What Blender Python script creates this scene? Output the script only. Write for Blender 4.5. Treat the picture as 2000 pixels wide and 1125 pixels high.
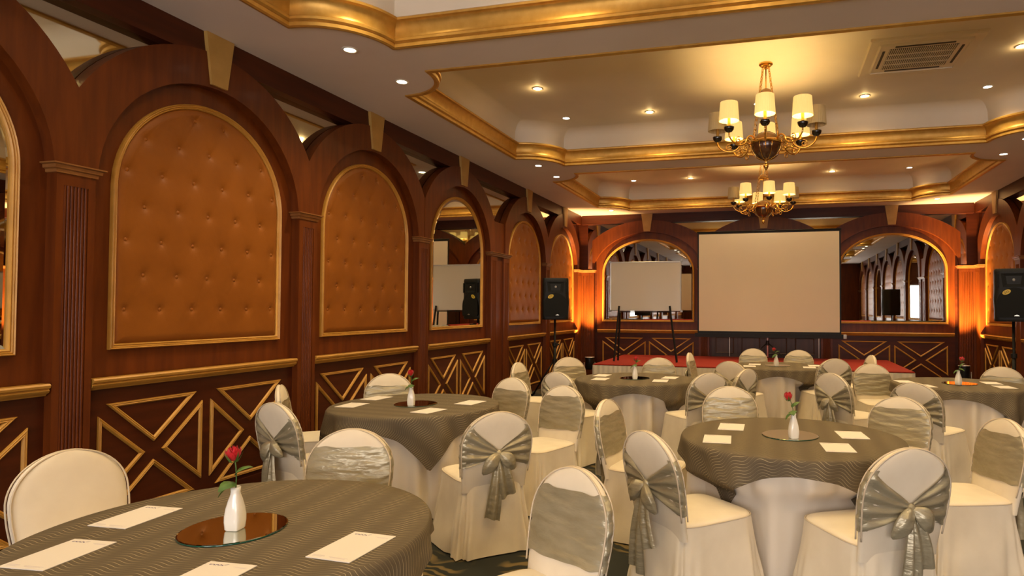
import bpy, bmesh, math, random
import numpy as np
from mathutils import Matrix, Vector, Euler

for o in list(bpy.data.objects): bpy.data.objects.remove(o, do_unlink=True)
S = bpy.context.scene
COL = S.collection
PI = math.pi
rng = random.Random(7)

# ------------------------------------------------------------------ camera
CAM = (4.35, 0.0, 1.56)
F, YAW, PITCH, ROLL, CX, CY = 1238.3, 0.2486, 0.02527, 0.00318, 1193.9, 572.1
_cy, _sy, _cp, _sp = math.cos(YAW), math.sin(YAW), math.cos(PITCH), math.sin(PITCH)
_fw = np.array([-_sy*_cp, _cy*_cp, _sp]); _r = np.array([_cy, _sy, 0.]); _u = np.cross(_r, _fw)
_cr, _sr = math.cos(ROLL), math.sin(ROLL)
_R, _U = _r*_cr + _u*_sr, _u*_cr - _r*_sr
cam_d = bpy.data.cameras.new('camera'); cam = bpy.data.objects.new('camera', cam_d); COL.objects.link(cam)
cam_d.sensor_width = 36; cam_d.lens = F/2000*36
cam_d.shift_x = (1000-CX)/2000; cam_d.shift_y = (CY-562.5)/2000
cam_d.clip_start = 0.05
cam.matrix_world = Matrix(((_R[0], _U[0], -_fw[0], CAM[0]), (_R[1], _U[1], -_fw[1], CAM[1]),
                           (_R[2], _U[2], -_fw[2], CAM[2]), (0, 0, 0, 1)))
S.camera = cam
def on_z(px, py, z):                      # where the sight line through a pixel meets the level z
    d = _fw + _R*(px-CX)/F + _U*(CY-py)/F
    t = (z-CAM[2])/d[2]
    return np.array(CAM) + d*t

# ------------------------------------------------------------------ world, view
w = bpy.data.worlds.new('world'); S.world = w; w.use_nodes = True
w.node_tree.nodes['Background'].inputs[0].default_value = (0.05, 0.045, 0.04, 1)
w.node_tree.nodes['Background'].inputs[1].default_value = 0.3
S.view_settings.view_transform = 'Standard'; S.view_settings.look = 'None'
S.view_settings.gamma = 1; S.view_settings.use_curve_mapping = False
S.view_settings.exposure = 0.38

# light levels
P_WHITE, P_WARM, P_SHADE, P_UP, E_WINDOW, E_SHADE = 46.0, 30.0, 7.5, 1700.0, 10.0, 0.62
WARM = (1.0, 0.68, 0.28); NEUT = (1.0, 0.79, 0.47)

# ------------------------------------------------------------------ room numbers
XR, YB, YF = 8.348, 14.29, -3.35
ZS, ZT = 3.755, 4.28                       # soffit, tray ceiling
ZC, ZRAIL, ZCAP = 2.40, 1.085, 2.47
PIL, PW = 2.11, 0.235

# ------------------------------------------------------------------ materials
MATS = {}
def mat(name, base=(.8,.8,.8), rough=.5, metal=0., spec=.5, emit=None, estr=0., coat=0., sheen=0.):
    m = bpy.data.materials.new(name); m.use_nodes = True
    b = m.node_tree.nodes['Principled BSDF']
    b.inputs['Base Color'].default_value = (*base, 1); b.inputs['Roughness'].default_value = rough
    b.inputs['Metallic'].default_value = metal; b.inputs['Specular IOR Level'].default_value = spec
    b.inputs['Coat Weight'].default_value = coat; b.inputs['Coat Roughness'].default_value = .15
    if sheen: b.inputs['Sheen Weight'].default_value = sheen; b.inputs['Sheen Roughness'].default_value = .4
    if emit: b.inputs['Emission Color'].default_value = (*emit, 1); b.inputs['Emission Strength'].default_value = estr
    MATS[name] = m
    return m
def nd(m, t, **kw):
    n = m.node_tree.nodes.new(t)
    for k, v in kw.items(): setattr(n, k, v)
    return n
def lk(m, a, b): m.node_tree.links.new(a, b)
def bsdf(m): return m.node_tree.nodes['Principled BSDF']
def ramp(m, stops):
    r = nd(m, 'ShaderNodeValToRGB'); e = r.color_ramp.elements
    e[0].position, e[0].color = stops[0][0], (*stops[0][1], 1)
    e[1].position, e[1].color = stops[-1][0], (*stops[-1][1], 1)
    for p, c in stops[1:-1]:
        x = e.new(p); x.color = (*c, 1)
    return r
def noisy(m, c0, c1, scale=5., stretch=(1,1,1), detail=4., bump=0., bscale=None, coord='Object', lo=.3, hi=.7):
    tc = nd(m, 'ShaderNodeTexCoord'); mp = nd(m, 'ShaderNodeMapping'); mp.inputs['Scale'].default_value = stretch
    lk(m, tc.outputs[coord], mp.inputs[0])
    n = nd(m, 'ShaderNodeTexNoise'); n.inputs['Scale'].default_value = scale; n.inputs['Detail'].default_value = detail
    lk(m, mp.outputs[0], n.inputs['Vector'])
    r = ramp(m, [(lo, c0), (hi, c1)]); lk(m, n.outputs['Fac'], r.inputs[0]); lk(m, r.outputs[0], bsdf(m).inputs['Base Color'])
    if bump:
        n2 = n
        if bscale:
            n2 = nd(m, 'ShaderNodeTexNoise'); n2.inputs['Scale'].default_value = bscale; n2.inputs['Detail'].default_value = 3
            lk(m, mp.outputs[0], n2.inputs['Vector'])
        b = nd(m, 'ShaderNodeBump'); b.inputs['Strength'].default_value = bump; b.inputs['Distance'].default_value = .01
        lk(m, n2.outputs['Fac'], b.inputs['Height']); lk(m, b.outputs[0], bsdf(m).inputs['Normal'])
    return m
WOOD = noisy(mat('mahogany', rough=.38, coat=.03, spec=.28), (.092,.019,.0026), (.150,.034,.0042), 3.2, (5,5,.6), 5, .06, 60)
WOODD = noisy(mat('dark_mahogany', rough=.4, coat=.03, spec=.28), (.050,.0098,.0020), (.082,.0165,.0034), 3.2, (.6,5,5), 5)
DOORW = noisy(mat('walnut_door', rough=.45), (.045,.02,.010), (.068,.030,.015), 3.2, (5,5,.6), 5)
GOLD = noisy(mat('satin_gold_paint', rough=.40, metal=.55), (.54,.30,.055), (.64,.37,.085), 14., (1,1,1), 3)
GOLDW = noisy(mat('gold_wood_trim', rough=.42, metal=.08), (.46,.225,.034), (.56,.285,.05), 9., (1,1,1), 3)
KEYG = noisy(mat('keystone_gold', rough=.5), (.44,.255,.060), (.51,.30,.078), 9., (1,1,1), 3)
CAPW = noisy(mat('cap_wood', rough=.4, metal=.15), (.24,.095,.024), (.33,.14,.038), 9., (1,1,1), 3)
LEATHER = noisy(mat('tan_leather', rough=.45, spec=.25), (.235,.070,.0068), (.285,.088,.0095), 3., (1,1,1), 4, .05, 160)
MIRROR = mat('mirror_glass', (.72,.72,.66), .015, 1.)
MIRRORD = mat('smoked_mirror', (.62,.60,.50), .04, 1.)
SOFFIT = noisy(mat('soffit_paint', rough=.7), (.66,.58,.53), (.73,.645,.59), 1.1, (1,1,1), 5)
TRAY = noisy(mat('tray_paint', rough=.65), (.74,.66,.53), (.80,.72,.59), 1.4, (1,1,1), 5)
COVER = noisy(mat('ivory_cover', rough=.85, sheen=.25), (.74,.645,.485), (.82,.73,.565), 6., (1,1,1), 4, .25, 9)
PIPING = mat('ivory_piping', (.60,.50,.36), .8)
LINEN = noisy(mat('white_linen', rough=.8, sheen=.2), (.70,.62,.50), (.78,.70,.58), 3., (1,1,.4), 4, .2, 7)
SATIN = noisy(mat('champagne_satin', rough=.33, metal=.35, spec=.6), (.355,.31,.20), (.44,.39,.265), 9., (1,1,3.2), 5, .6, 15)
PAPER = mat('paper', (.78,.72,.64), .7)
INK = mat('purple_ink', (.12,.09,.20), .7); INKF = mat('faint_ink', (.62,.56,.54), .7)
PORC = mat('white_porcelain', (.86,.82,.72), .18, coat=.4)
ROSE = noisy(mat('rose_petal', rough=.5, sheen=.3), (.50,.006,.012), (.66,.014,.02), 30.)
LEAF = noisy(mat('rose_leaf', rough=.5), (.035,.10,.015), (.09,.17,.03), 40.)
DISC = mat('mirror_disc', (.60,.60,.50), .02, 1.)
DISCE = mat('green_glass_edge', (.01,.075,.045), .1, coat=.5)
BRASS = mat('polished_brass', (.75,.45,.12), .2, 1.)
LAMPW = noisy(mat('lamp_walnut', rough=.2, coat=.6), (.06,.022,.009), (.10,.036,.013), 6., (1,1,3))
LAMPD = noisy(mat('lamp_amber_wood', rough=.25, coat=.5), (.20,.085,.02), (.28,.125,.03), 6., (1,1,3))
BLKG = mat('black_gloss', (.012,.008,.006), .15, coat=.5)
SHADE = noisy(mat('lit_shade', rough=.8, emit=(1.,.66,.19), estr=E_SHADE), (.50,.40,.20), (.55,.44,.23), 4.)
SHADEX = mat('unlit_shade', (.58,.47,.27), .8)
BLACK = noisy(mat('black_plastic', rough=.5, spec=.3), (.006,.006,.005), (.010,.009,.008), 80., bump=.1)
GRILLE = mat('black_grille', (.004,.004,.0035), .7, spec=.25)
STICK = mat('yellow_sticker', (.65,.45,.05), .5); BADGE = mat('silver_badge', (.55,.52,.45), .3, .8)
CHROME = mat('chrome', (.85,.85,.85), .22, .6); STRIP = mat('bright_strip', (.85,.83,.80), .3)  # pale strip colour stands in for light in door gaps and pole shine
STEEL = mat('grey_steel', (.35,.34,.32), .4, .7)
SCREEN = noisy(mat('screen_fabric', rough=.75), (.70,.62,.48), (.74,.66,.52), .8)
BOARD = mat('whiteboard_enamel', (.66,.59,.48), .16, coat=.5)
ALU = mat('aluminium', (.55,.52,.47), .35, .8)
REDC = noisy(mat('red_carpet', rough=.95), (.25,.013,.005), (.33,.019,.007), 90., bump=.3)
ACP = mat('ac_plastic', (.74,.67,.52), .4); ACD = mat('ac_dark', (.05,.045,.035), .6)
LENSW = mat('lens_white', (.9,.9,.9), .5, emit=(1.,.90,.68), estr=14.)
LENSY = mat('lens_warm', (.9,.9,.9), .5, emit=(1.,.80,.40), estr=20.)
TRIMW = mat('downlight_trim', (.70,.64,.52), .4)
DAY = mat('daylight_pane', (.9,.9,.9), .5, emit=(1.,.92,.90), estr=E_WINDOW)
WFRAME = mat('window_frame_paint', (.5,.46,.4), .5)
PARCAN = mat('par_can_black', (.012,.012,.012), .3)

def carpet():
    m = mat('leaf_carpet', rough=.95)
    tc = nd(m, 'ShaderNodeTexCoord')
    n = nd(m, 'ShaderNodeTexNoise'); n.inputs['Scale'].default_value = 1.6; n.inputs['Detail'].default_value = 1
    lk(m, tc.outputs['Object'], n.inputs['Vector'])
    mx = nd(m, 'ShaderNodeMix', data_type='VECTOR'); mx.inputs[0].default_value = .35
    lk(m, tc.outputs['Object'], mx.inputs[4]); lk(m, n.outputs['Color'], mx.inputs[5])
    wv = nd(m, 'ShaderNodeTexWave', wave_type='RINGS'); wv.inputs['Scale'].default_value = 5.5
    wv.inputs['Distortion'].default_value = 9; wv.inputs['Detail'].default_value = 2; lk(m, mx.outputs[1], wv.inputs['Vector'])
    v = nd(m, 'ShaderNodeTexVoronoi'); v.inputs['Scale'].default_value = 3.5; lk(m, mx.outputs[1], v.inputs['Vector'])
    r1 = ramp(m, [(.45, (.012,.014,.009)), (.62, (.10,.075,.025)), (.9, (.16,.11,.04))]); lk(m, wv.outputs[0], r1.inputs[0])
    r2 = ramp(m, [(.35, (0,0,0)), (.5, (1,1,1))]); lk(m, v.outputs['Distance'], r2.inputs[0])
    m2 = nd(m, 'ShaderNodeMix', data_type='RGBA'); lk(m, r2.outputs[0], m2.inputs[0]); lk(m, r1.outputs[0], m2.inputs[6])
    m2.inputs[7].default_value = (.014,.016,.011,1); lk(m, m2.outputs[2], bsdf(m).inputs['Base Color'])
    return m
CARPET = carpet()

def overlay_mat():
    m = mat('taupe_wave_cloth', rough=.75, spec=.2)
    uv = nd(m, 'ShaderNodeUVMap'); sx = nd(m, 'ShaderNodeSeparateXYZ'); lk(m, uv.outputs[0], sx.inputs[0])
    def mth(op, a, b=None, c=None):
        n = nd(m, 'ShaderNodeMath', operation=op)
        for i, x in enumerate((a, b, c)):
            if x is None: continue
            if isinstance(x, (int, float)): n.inputs[i].default_value = x
            else: lk(m, x, n.inputs[i])
        return n.outputs[0]
    s = mth('SINE', mth('MULTIPLY', sx.outputs[0], 2*PI/.145))
    v = mth('ADD', sx.outputs[1], mth('MULTIPLY', s, .011))
    fr = mth('FRACT', mth('MULTIPLY', v, 1/.017))
    d = mth('ABSOLUTE', mth('SUBTRACT', fr, .5))
    line = mth('GREATER_THAN', d, .45)
    # thread sheen painted in: lighter gold on the steep part of each wave
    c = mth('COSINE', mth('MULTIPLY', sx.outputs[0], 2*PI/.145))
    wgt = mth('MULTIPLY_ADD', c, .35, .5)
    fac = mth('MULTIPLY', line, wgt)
    fr2 = mth('FRACT', mth('MULTIPLY', v, 1/.0085)); weave = mth('MULTIPLY', mth('GREATER_THAN', fr2, .5), .5)
    m1 = nd(m, 'ShaderNodeMix', data_type='RGBA'); lk(m, weave, m1.inputs[0])
    m1.inputs[6].default_value = (.130,.101,.064,1); m1.inputs[7].default_value = (.093,.071,.045,1)
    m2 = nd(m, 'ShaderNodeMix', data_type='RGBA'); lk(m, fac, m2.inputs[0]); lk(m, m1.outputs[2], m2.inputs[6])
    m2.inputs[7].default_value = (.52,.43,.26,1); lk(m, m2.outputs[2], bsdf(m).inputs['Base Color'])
    return m
OVERLAY = overlay_mat()

# ------------------------------------------------------------------ helpers
def mesh(name, verts, faces, material, smooth=False, uvs=None, fix=True, auto=None):
    me = bpy.data.meshes.new(name); me.from_pydata([tuple(map(float, v)) for v in verts], [], faces)
    if fix:
        bm = bmesh.new(); bm.from_mesh(me); bmesh.ops.recalc_face_normals(bm, faces=bm.faces); bm.to_mesh(me); bm.free()
    if smooth: me.polygons.foreach_set('use_smooth', [True]*len(me.polygons))
    if uvs is not None:
        l = me.uv_layers.new(name='UVMap')
        idx = np.zeros(len(me.loops), dtype=np.int32); me.loops.foreach_get('vertex_index', idx)
        l.data.foreach_set('uv', np.array(uvs, dtype=np.float32)[idx].ravel())
    if auto is not None:
        me.polygons.foreach_set('use_smooth', [True]*len(me.polygons)); me.set_sharp_from_angle(angle=math.radians(auto))
    me.materials.append(material); me.update()
    return me
def obj(name, me, parent=None, loc=(0,0,0), rz=0., rot=None, scale=None):
    o = bpy.data.objects.new(name, me); COL.objects.link(o); o.parent = parent
    o.location = loc; o.rotation_euler = rot if rot else (0, 0, rz)
    if scale: o.scale = scale
    return o
def tag(o, label=None, cat=None, group=None, kind=None):
    if label: o['label'] = label
    if cat: o['category'] = cat
    if group: o['group'] = group
    if kind: o['kind'] = kind
    return o
def thing(name, label, cat, loc=(0,0,0), rz=0., group=None):
    return tag(obj(name, None, None, loc, rz), label, cat, group)
class MB:
    """collects shapes that make up one part"""
    def __init__(s): s.v = []; s.f = []
    def add(s, v, f):
        n = len(s.v); s.v += [tuple(x) for x in v]; s.f += [tuple(i+n for i in q) for q in f]; return s
    def box(s, a, b):
        x0, y0, z0 = a; x1, y1, z1 = b
        return s.add([(x0,y0,z0),(x1,y0,z0),(x1,y1,z0),(x0,y1,z0),(x0,y0,z1),(x1,y0,z1),(x1,y1,z1),(x0,y1,z1)],
                     [(0,3,2,1),(4,5,6,7),(0,1,5,4),(1,2,6,5),(2,3,7,6),(3,0,4,7)])
    def me(s, name, m, **k): return mesh(name, s.v, s.f, m, **k)
def box(name, a, b, m, parent=None, bev=0.):
    me = MB().box(a, b).me(name, m)
    if bev:
        bm = bmesh.new(); bm.from_mesh(me); bmesh.ops.bevel(bm, geom=bm.edges[:], offset=bev, segments=2, affect='EDGES', profile=.5); bm.to_mesh(me); bm.free()
    return obj(name, me, parent)
def lathe(prof, n=24, cap=False, mod=None):
    v, f = [], []
    for i, (r, z) in enumerate(prof):
        for k in range(n):
            a = 2*PI*k/n; rr = r*(mod(a) if mod else 1)
            v.append((rr*math.cos(a), rr*math.sin(a), z))
    for i in range(len(prof)-1):
        for k in range(n): f.append((i*n+k, i*n+(k+1) % n, (i+1)*n+(k+1) % n, (i+1)*n+k))
    if cap: f.append(tuple(range(n))[::-1]); f.append(tuple((len(prof)-1)*n+k for k in range(n)))
    return v, f
def tube(pts, r, n=8, closed=False, cap=True):
    pts = [np.array(p, float) for p in pts]; m = len(pts); v, f = [], []; ref = None
    for i, p in enumerate(pts):
        a = pts[(i-1) % m] if (closed or i > 0) else p; b = pts[(i+1) % m] if (closed or i < m-1) else p
        t = b-a; t /= max(np.linalg.norm(t), 1e-9)
        if ref is None:
            ref = np.array([0,0,1.]) if abs(t[2]) < .9 else np.array([1.,0,0])
        x = np.cross(t, ref); x /= max(np.linalg.norm(x), 1e-9); y = np.cross(x, t); ref = y
        rr = r[i] if hasattr(r, '__len__') else r
        for k in range(n):
            c = 2*PI*k/n; v.append(p + rr*(math.cos(c)*x + math.sin(c)*y))
    for i in range(m if closed else m-1):
        j = (i+1) % m
        for k in range(n): f.append((i*n+k, i*n+(k+1) % n, j*n+(k+1) % n, j*n+k))
    if cap and not closed: f.append(tuple(range(n))[::-1]); f.append(tuple((m-1)*n+k for k in range(n)))
    return v, f
def grid(nu, nv, fn, cu=False, cv=False):
    v = [fn(i/(nu if cu else nu-1), j/(nv if cv else nv-1)) for i in range(nu) for j in range(nv)]; f = []
    for i in range(nu if cu else nu-1):
        for j in range(nv if cv else nv-1):
            f.append((i*nv+j, ((i+1) % nu)*nv+j, ((i+1) % nu)*nv+(j+1) % nv, i*nv+(j+1) % nv))
    return v, f
def extrude(outline, w0, w1, to):
    """flat outline (a,b) given thickness w0..w1; to(a,b,w) -> xyz"""
    n = len(outline)
    v = [to(a, b, w0) for a, b in outline] + [to(a, b, w1) for a, b in outline]
    f = [tuple(range(n)), tuple(range(2*n-1, n-1, -1))] + [(i, (i+1) % n, n+(i+1) % n, n+i) for i in range(n)]
    return v, f
def sweep(path, prof, to, closed=True):
    """moulding profile (inward offset, height) run along a flat path with mitred corners"""
    P = [np.array(p, float) for p in path]; n = len(P); v, f = [], []; k = len(prof)
    area = sum(P[i][0]*P[(i+1) % n][1]-P[(i+1) % n][0]*P[i][1] for i in range(n)); sg = 1 if area > 0 else -1
    for i in range(n):
        a = P[i-1] if (closed or i > 0) else None; b = P[(i+1) % n] if (closed or i < n-1) else None
        t0 = (P[i]-a) if a is not None else (b-P[i]); t1 = (b-P[i]) if b is not None else (P[i]-a)
        t0 = t0/max(np.linalg.norm(t0), 1e-9); t1 = t1/max(np.linalg.norm(t1), 1e-9)
        n0 = sg*np.array([-t0[1], t0[0]]); n1 = sg*np.array([-t1[1], t1[0]])
        m = n0+n1; m /= max(np.linalg.norm(m), 1e-9); m = m/max(.35, float(m@n0))
        for d, h in prof: q = P[i]+m*d; v.append(to(q[0], q[1], h))
    for i in range(n if closed else n-1):
        j = (i+1) % n
        for q in range(k-1): f.append((i*k+q, j*k+q, j*k+q+1, i*k+q+1))
    if not closed: f.append(tuple(range(k))); f.append(tuple((n-1)*k+q for q in range(k)))
    return v, f
WALLTO = lambda u, z, w: (u, -w, z)          # wall-local: X along, -Y out of the wall, Z up
def text_mesh(body, size, m, name):
    c = bpy.data.curves.new(name, 'FONT'); c.body = body; c.size = size; c.align_x = 'CENTER'; c.align_y = 'CENTER'; c.extrude = .0006
    o = bpy.data.objects.new(name, c); COL.objects.link(o)
    dg = bpy.context.evaluated_depsgraph_get(); me = bpy.data.meshes.new_from_object(o.evaluated_get(dg))
    bpy.data.objects.remove(o, do_unlink=True); me.materials.clear(); me.materials.append(m)
    return me

# ================================================================== ROOM SHELL
floor = box('floor', (-.4, YF-.3, -.1), (XR+.4, YB+.4, 0), CARPET)
tag(floor, 'dark patterned carpet floor with gold leaf strokes', 'floor', kind='structure')

# ---- ceiling: soffit with four scalloped trays
TX0, TX1 = .72, XR-.72
TRAYS = [(-2.85, .12), (.70, 4.66), (5.22, 9.14), (9.76, 13.68)]
def tray_outline(y0, y1, r=.56):
    o = []
    for cx_, cy_, a0 in ((TX0, y0, 90), (TX1, y0, 180), (TX1, y1, 270), (TX0, y1, 0)):
        pts = [(cx_+r*math.cos(math.radians(a0-90*k/12)), cy_+r*math.sin(math.radians(a0-90*k/12))) for k in range(13)]
        o += pts
    return o        # counter-clockwise, corners bitten off by quarter circles
from mathutils.geometry import tessellate_polygon
cells = [YF-.3, .41, 4.94, 9.45, YB+.3]
cv, cf = [], []
for (y0, y1), c0, c1 in zip(TRAYS, cells[:-1], cells[1:]):
    outer = [(-.3, c0), (XR+.3, c0), (XR+.3, c1), (-.3, c1)]; hole = tray_outline(y0, y1)[::-1]
    tris = tessellate_polygon([[Vector((*p, 0)) for p in outer], [Vector((*p, 0)) for p in hole]])
    n = len(cv); cv += [(*p, ZS) for p in outer+hole]; cf += [tuple(i+n for i in t) for t in tris]
ceiling = obj('ceiling', mesh('ceiling', cv, cf, SOFFIT, fix=False)); tag(ceiling, 'pale painted soffit framing the stepped ceiling trays', 'ceiling', kind='structure')
TO = lambda a, b, h: (a, b, ZS+h)
MOLD = [(-.03,.0), (-.03,-.014), (.0,-.022), (.018,-.014), (.02,.012), (.012,.02), (.034,.032), (.036,.052), (.022,.060), (.018,.068)] + \
       [(.018+.052*(1-math.cos(t)), .068+.115*math.sin(t)) for t in [i*PI/2/8 for i in range(1, 9)]] + [(.082,.186), (.086,.202), (.072,.214), (-.02,.214)]
COVE = [(-.02,.20), (-.012,.34)] + [(-.012+.17*(1-math.cos(t)), .355+.17*math.sin(t)) for t in [i*PI/2/8 for i in range(0, 9)]]
for y0, y1 in TRAYS:
    ol = tray_outline(y0, y1)
    v, f = sweep(ol, COVE, TO); n = len(COVE)
    top = [len(COVE)-1 + i*n for i in range(len(ol))]; f.append(tuple(top))
    obj('ceiling_tray', mesh('ceiling_tray', v, f, TRAY, auto=35), ceiling)
    v, f = sweep(ol, MOLD, TO); obj('crown_molding', mesh('crown_molding', v, f, GOLD, auto=38), ceiling)

# ---- one bay of the arcade and its pieces (cached meshes)
CACHE = {}
def cached(key, fn):
    if key not in CACHE: CACHE[key] = fn()
    return CACHE[key]
def arc(a, b, t0, t1, n=32):
    return [(a*math.cos(math.radians(t0+(t1-t0)*k/n)), ZC+b*math.sin(math.radians(t0+(t1-t0)*k/n))) for k in range(n+1)]
B_IN, B_EX, B_PAN = .925, 1.205, .776
def arch_me(half, a_in, a_ex):
    s = (ZCAP-ZC)/B_IN; ti = math.degrees(math.asin(s))
    ins = arc(a_in, B_IN, ti, 180-ti)
    tx = math.degrees(math.acos(min(1, half/a_ex))) if half < a_ex else 3
    out = arc(a_ex, B_EX, 180-tx, tx)
    ol = ins + [(-half, ZCAP)] + out + [(half, ZCAP)]
    v, f = extrude(ol, -.11, 0., WALLTO); return mesh('arch', v, f, WOOD, auto=35)
def key_me():
    v, f = extrude([(-.075, 3.345), (.075, 3.345), (.132, ZS-.002), (-.132, ZS-.002)], -.012, .022, WALLTO); return mesh('keystone', v, f, KEYG)
def board_me(half, a_in):
    ol = [(-half, 1.0), (half, 1.0), (half, ZC)] + arc(a_in+.03, B_IN+.03, 0, 180)[1:-1] + [(-half, ZC)]
    v, f = extrude(ol, -.118, -.085, WALLTO); return mesh('recess_board', v, f, WOOD)
def panel_outline(a, d=0.):
    a -= d; b = B_PAN-d; zb = 1.268+d
    return [(-a, zb), (a, zb)] + [(p[0], p[1]) for p in arc(a, b, 0, 180, 40)]
FRAME = [(0,-.085), (0,-.060), (.006,-.052), (.012,-.060), (.018,-.056), (.024,-.066), (.030,-.060), (.036,-.064), (.040,-.078), (.040,-.085)]
def frame_me(a, m=None):
    v, f = sweep(panel_outline(a), FRAME, WALLTO); return mesh('panel_frame', v, f, m or GOLDW, auto=50)
BTN_ROWS = [(1.545+.248*k, [(-.67+.268*j) for j in range(6)] if k % 2 == 0 else [(-.536+.268*j) for j in range(5)]) for k in range(7)]
def buttons(a):
    o = []
    for z, us in BTN_ROWS:
        for u in us:
            u = u*a/.776; lim = (a-.055)*math.sqrt(max(0, 1-((z-ZC)/(B_PAN-.055))**2)) if z > ZC else a-.05
            if z < ZC+B_PAN-.05 and abs(u) < lim: o.append((u, z))
    return o
def pad_me(a):
    bs = np.array(buttons(a)); nu, nv = 112, 140; z0 = 1.268+.036; z1 = ZC+B_PAN-.036; aa = a-.036; bb = B_PAN-.036
    U, Z = [], []
    for j in range(nv):
        t = j/(nv-1); z = z0+(z1-z0)*(t if t < .5 else 1-.5*(2*(1-t))**1.5 if False else t)
        wd = aa if z <= ZC else aa*math.sqrt(max(0, 1-((z-ZC)/bb)**2))
        for i in range(nu): U.append(wd*(2*i/(nu-1)-1)); Z.append(z)
    U, Z = np.array(U), np.array(Z); W = np.zeros(len(U))
    d2 = (U[:, None]-bs[None, :, 0])**2+(Z[:, None]-bs[None, :, 1])**2; r = np.sqrt(d2.min(1))
    W = .026*(1-np.exp(-r/.030))
    # folds running on the diagonals between buttons
    p, q = .268*a/.776, .496
    x = U/p+.5; y = (Z-1.545)/q
    e1 = np.abs(((x+y+.5) % 1)-.5); e2 = np.abs(((x-y+.5) % 1)-.5)
    ed = np.minimum(e1, e2)
    W -= .0030*np.exp(-(ed/.022)**2)*np.exp(-r/.11)
    bd = np.minimum(Z-z0, np.where(Z > ZC, (1-np.sqrt((U/aa)**2+((Z-ZC)/bb)**2))*bb, aa-np.abs(U)))
    W = (W)*np.clip(bd/.05, 0, 1)**.5 - .084
    v = [(u, -w, z) for u, z, w in zip(U, Z, W)]
    f = [(j*nu+i, j*nu+i+1, (j+1)*nu+i+1, (j+1)*nu+i) for j in range(nv-1) for i in range(nu-1)]
    return mesh('pad', v, f, LEATHER, smooth=True, fix=False)
def button_me():
    v, f = lathe([(.0005,.009), (.007,.0082), (.0145,.0050), (.0165,0), (.014,-.006)], 12)
    return mesh('button', [(x, -z, y) for x, y, z in v], f, LEATHER, smooth=True)
def glass_me(a):
    o1 = panel_outline(a, .036); o2 = panel_outline(a, .066); n = len(o1)
    v = [WALLTO(u, z, -.080) for u, z in o1]+[WALLTO(u, z, -.074) for u, z in o2]
    f = [(i, (i+1) % n, n+(i+1) % n, n+i) for i in range(n)]+[tuple(range(n, 2*n))]
    return mesh('mirror_glass', v, f, MIRROR)
RAILP = [(-.065, 1.008), (-.03, 1.008), (-.022, 1.020), (-.004, 1.028), (.004, 1.042), (-.006, 1.050), (.010, 1.060), (.014, 1.074), (.004, ZRAIL), (-.065, ZRAIL)]
def prism_me(name, prof, u0, u1, m):
    n = len(prof); v = [(u0, -w_, z) for w_, z in prof]+[(u1, -w_, z) for w_, z in prof]
    f = [tuple(range(n)), tuple(range(2*n-1, n-1, -1))]+[(i, (i+1) % n, n+(i+1) % n, n+i) for i in range(n)]
    return mesh(name, v, f, m, auto=40)
TRI = [(0,-.060), (.001,-.050), (.008,-.044), (.015,-.048), (.019,-.044), (.026,-.049), (.030,-.060)]
def tri_me(pts):
    v, f = sweep(pts, TRI, WALLTO); return mesh('triangle_molding', v, f, GOLDW, auto=50)
def x_tris(hw):                               # half-width of one crossed panel
    a, b = hw-.055, .385; k = .065*hw/.405; zc = .515
    return [[(-a, zc+b), (0, zc+.065), (a, zc+b)], [(-a, zc-b), (a, zc-b), (0, zc-.065)],
            [(hw, zc+.31), (k, zc), (hw, zc-.31)], [(-hw, zc+.31), (-hw, zc-.31), (-k, zc)]]
def pilaster_me(wd):
    b = MB(); h = wd/2; b.box((-h, .012, 0), (h, .11, 2.42))
    for s in (-1, 1): b.box((min(s*h, s*(h-.042)), 0, .13), (max(s*h, s*(h-.042)), .012, 2.42))
    b.box((-h+.042, 0, 2.335), (h-.042, .012, 2.42)); b.box((-h-.006, -.008, 0), (h+.006, .11, .13))
    n = 7; fw = (wd-.084)/n
    for i in range(n):
        c = -h+.042+fw*(i+.5); r = fw*.46
        v = []
        for z in (.13, 2.335):
            for k in range(7): t = PI*k/6; v.append((c-r*math.cos(t), .012-r*1.05*math.sin(t), z))
        b.add(v, [(k, k+1, 8+k, 7+k) for k in range(6)]+[tuple(range(7, 14))])
    return b.me('pilaster', WOOD, auto=50)
CAPP = [(0,-.062), (-.010,-.060), (-.012,-.040), (-.026,-.034), (-.028,-.014), (-.044,-.008), (-.044,0.), (0,0.)]
def cap_me(wd):
    h = wd/2; path = [(-h, .11), (-h, 0), (h, 0), (h, .11)]
    P = [(d, z) for d, z in CAPP]
    v, f = sweep(path, P, lambda a, b, hh: (a, b, ZCAP+hh), closed=False)
    return mesh('pilaster_cap', v, f, CAPW, auto=40)

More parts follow.
